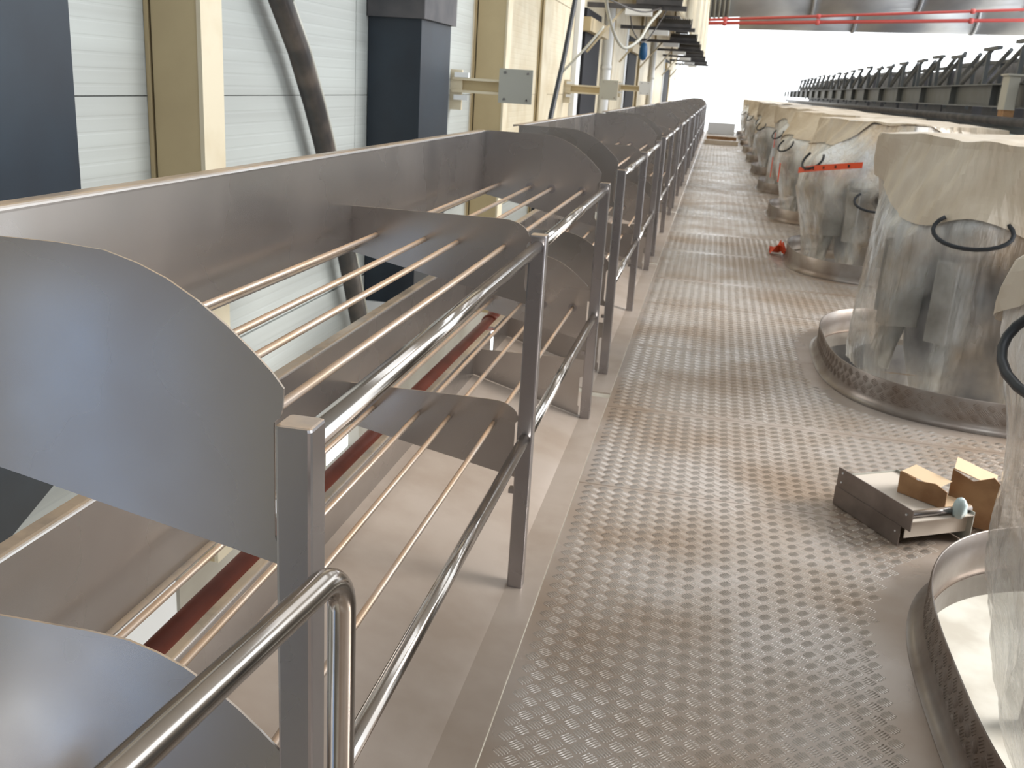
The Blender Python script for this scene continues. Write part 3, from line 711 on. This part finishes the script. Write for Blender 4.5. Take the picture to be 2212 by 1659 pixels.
MB().box(-0.09, 0.02, -0.05, 0.18, 1.52, 1.62).build('wooden_pad', M['card'], t)
t = thing('lattice_frame', 'grey steel lattice railing standing on the long beam', 'lattice', (BX, 9.0, 0))
u0 = None; rr_ = random.Random(9)
for i in range(24):
    y = 0.5+1.5*i
    if u0 is None:
        u0 = MB().box(-0.025, 0.025, -0.025, 0.025, 1.915, 2.30).build('upright', M['beam'], t, (0, y, 0))
        d0 = MB().tube([(0, 0.0, 1.93), (0.05, -1.15, 2.36)], 0.030, 6).build('diagonal', M['beam'], t, (0, y+1.2, 0))
        c0 = MB().box(-0.02, 0.04, -0.35, 0.35, 2.34, 2.38).build('top_piece', M['beam'], t, (0, y, 0))
        e0 = MB().box(0.255, 0.305, -0.02, 0.02, 1.6, 2.28).build('rear_upright', M['beam'], t, (0, y+0.4, 0))
    else:
        inst(u0, t, (0, y, 0)); inst(d0, t, (0, y+1.2, 0)); inst(c0, t, (0, y+rr_.uniform(-.1, .3), rr_.uniform(-.05, .03))); inst(e0, t, (0, y+0.4, 0)); inst(d0, t, (0.1, y+0.75, -0.03))
MB().box(0.25, 0.31, 0, 36, 2.20, 2.24).build('rear_chord', M['beam'], t)
rb = random.Random(4)
for i in range(16):
    y = 9.6+2.2*i; w = rb.uniform(1.5, 2.0); h = rb.uniform(0.26, 0.42)
    t = thing('drive_unit', 'dark grey drive unit behind the lattice, %s from the camera' % ['first', 'second', 'third', 'fourth', 'fifth', 'sixth', 'seventh', 'eighth', 'ninth', 'tenth', 'eleventh', 'twelfth', 'thirteenth', 'fourteenth', 'fifteenth', 'last'][i], 'machine', (4.0, y, 0), 'drive units behind the lattice')
    MB().box(-0.2, 0.3, 0, w, 1.72, 1.92+h, bev=0.02).build('housing', M['darkgrey'], t)
    MB().tube([(-0.25, w*0.3, 1.85), (-0.25, w*0.3+0.35, 1.85)], 0.09, 12).build('motor', M['beam'], t)
    MB().tube([(0.0, w*0.7, 1.9+h), (0.0, w*0.7, 2.15+h*0.6)], 0.03, 8).build('stem', M['midgrey'], t)
    MB().box(-0.28, 0.34, -0.05, w+0.05, 1.40, 1.715).build('base_frame', M['capgrey'], t)
t = thing('platform', 'dark steel platform deck under the drive units', 'platform', (4.3, 9, 0))
MB().box(-0.5, 2.0, 0, 40, 1.32, 1.40).build('deck', M['capgrey'], t)
for i in range(9):
    MB().box(-0.45, -0.3, 4*i+0.5, 4*i+0.7, -4.5, 1.32).build('leg', M['capgrey'], t)
t = thing('pipe_bundle', 'grey and pale blue pipes running below the long beam', 'pipes', (3.1, 9, 0))
for (x, z, r, m, y1) in ((0.0, 1.50, 0.05, 'capgrey', 40), (0.14, 1.42, 0.06, 'beam', 40), (-0.02, 1.34, 0.04, 'bluewhite', 4)):
    MB().tube([(x, 0, z), (x, y1, z)], r, 10).build('pipe', M[m], t)
# overhead ducts at the far end
def duct(y, xa, za, xb, zb, r, label, m='duct', step=2.2):
    t = thing('overhead_duct', label, 'duct', (xa, y, za))
    dv = Vector((xb-xa, 0, zb-za)); L_ = dv.length; dv.normalize(); k = int(L_/step)+1
    for i in range(k):
        a = dv*(i*step); b_ = dv*(min((i+1)*step, L_)-0.03)
        MB().tube([tuple(a), tuple(b_)], r, 32).build('duct_section', M[m], t)
        MB().tube([tuple(dv*((i+1)*step-0.05)), tuple(dv*((i+1)*step+0.02))], r+0.035, 32).build('joint_band', M[m], t)
    return t
t = duct(24, -0.45, 4.235, 12, 5.10, 1.0, 'large grey round overhead duct across the top right of the picture')
for i in range(5):
    MB().tube([(0.02+0.10*i, 0, 0), (0.06+0.10*i, 0, 0)], 1.05, 40).build('end_ring', M['greyplate'], t)
duct(29, 0.3, 3.93, 14, 4.32, 0.62, 'lower pale overhead duct behind the red pipes', step=3.0)
for (za, zb, lb, r) in ((3.09, 3.58, 'upper red sprinkler pipe across the far end of the hall', 0.028), (3.02, 3.38, 'lower red sprinkler pipe across the far end of the hall', 0.036)):
    t = thing('red_sprinkler_pipe', lb, 'pipe', (-0.4, 22.5, za))
    MB().tube([(0, 0, 0), (12.4, 0, (zb-za)*2)], r, 12).build('pipe_body', M['firered'], t)
    for x in (0.3, 2.2, 5.2): MB().tube([(x, 0, (zb-za)*2*x/12.4), (x+0.08, 0, (zb-za)*2*x/12.4)], r+0.02, 12).build('coupling', M['firered'], t)
# far end of the walkway: low step and kerb
t = thing('threshold', 'low pale threshold boards across the far end of the walkway', 'threshold', (0.35, 33.5, 0))
MB().box(-0.65, 0.45, 0, 0.3, 0.0, 0.14).build('board', M['tarp'], t)
MB().box(-0.6, 0.4, 1.0, 1.3, 0.0, 0.22).build('board', M['card'], t)
MB().box(-0.65, 0.45, 9, 9.3, 0.0, 0.45).build('board', M['white'], t)
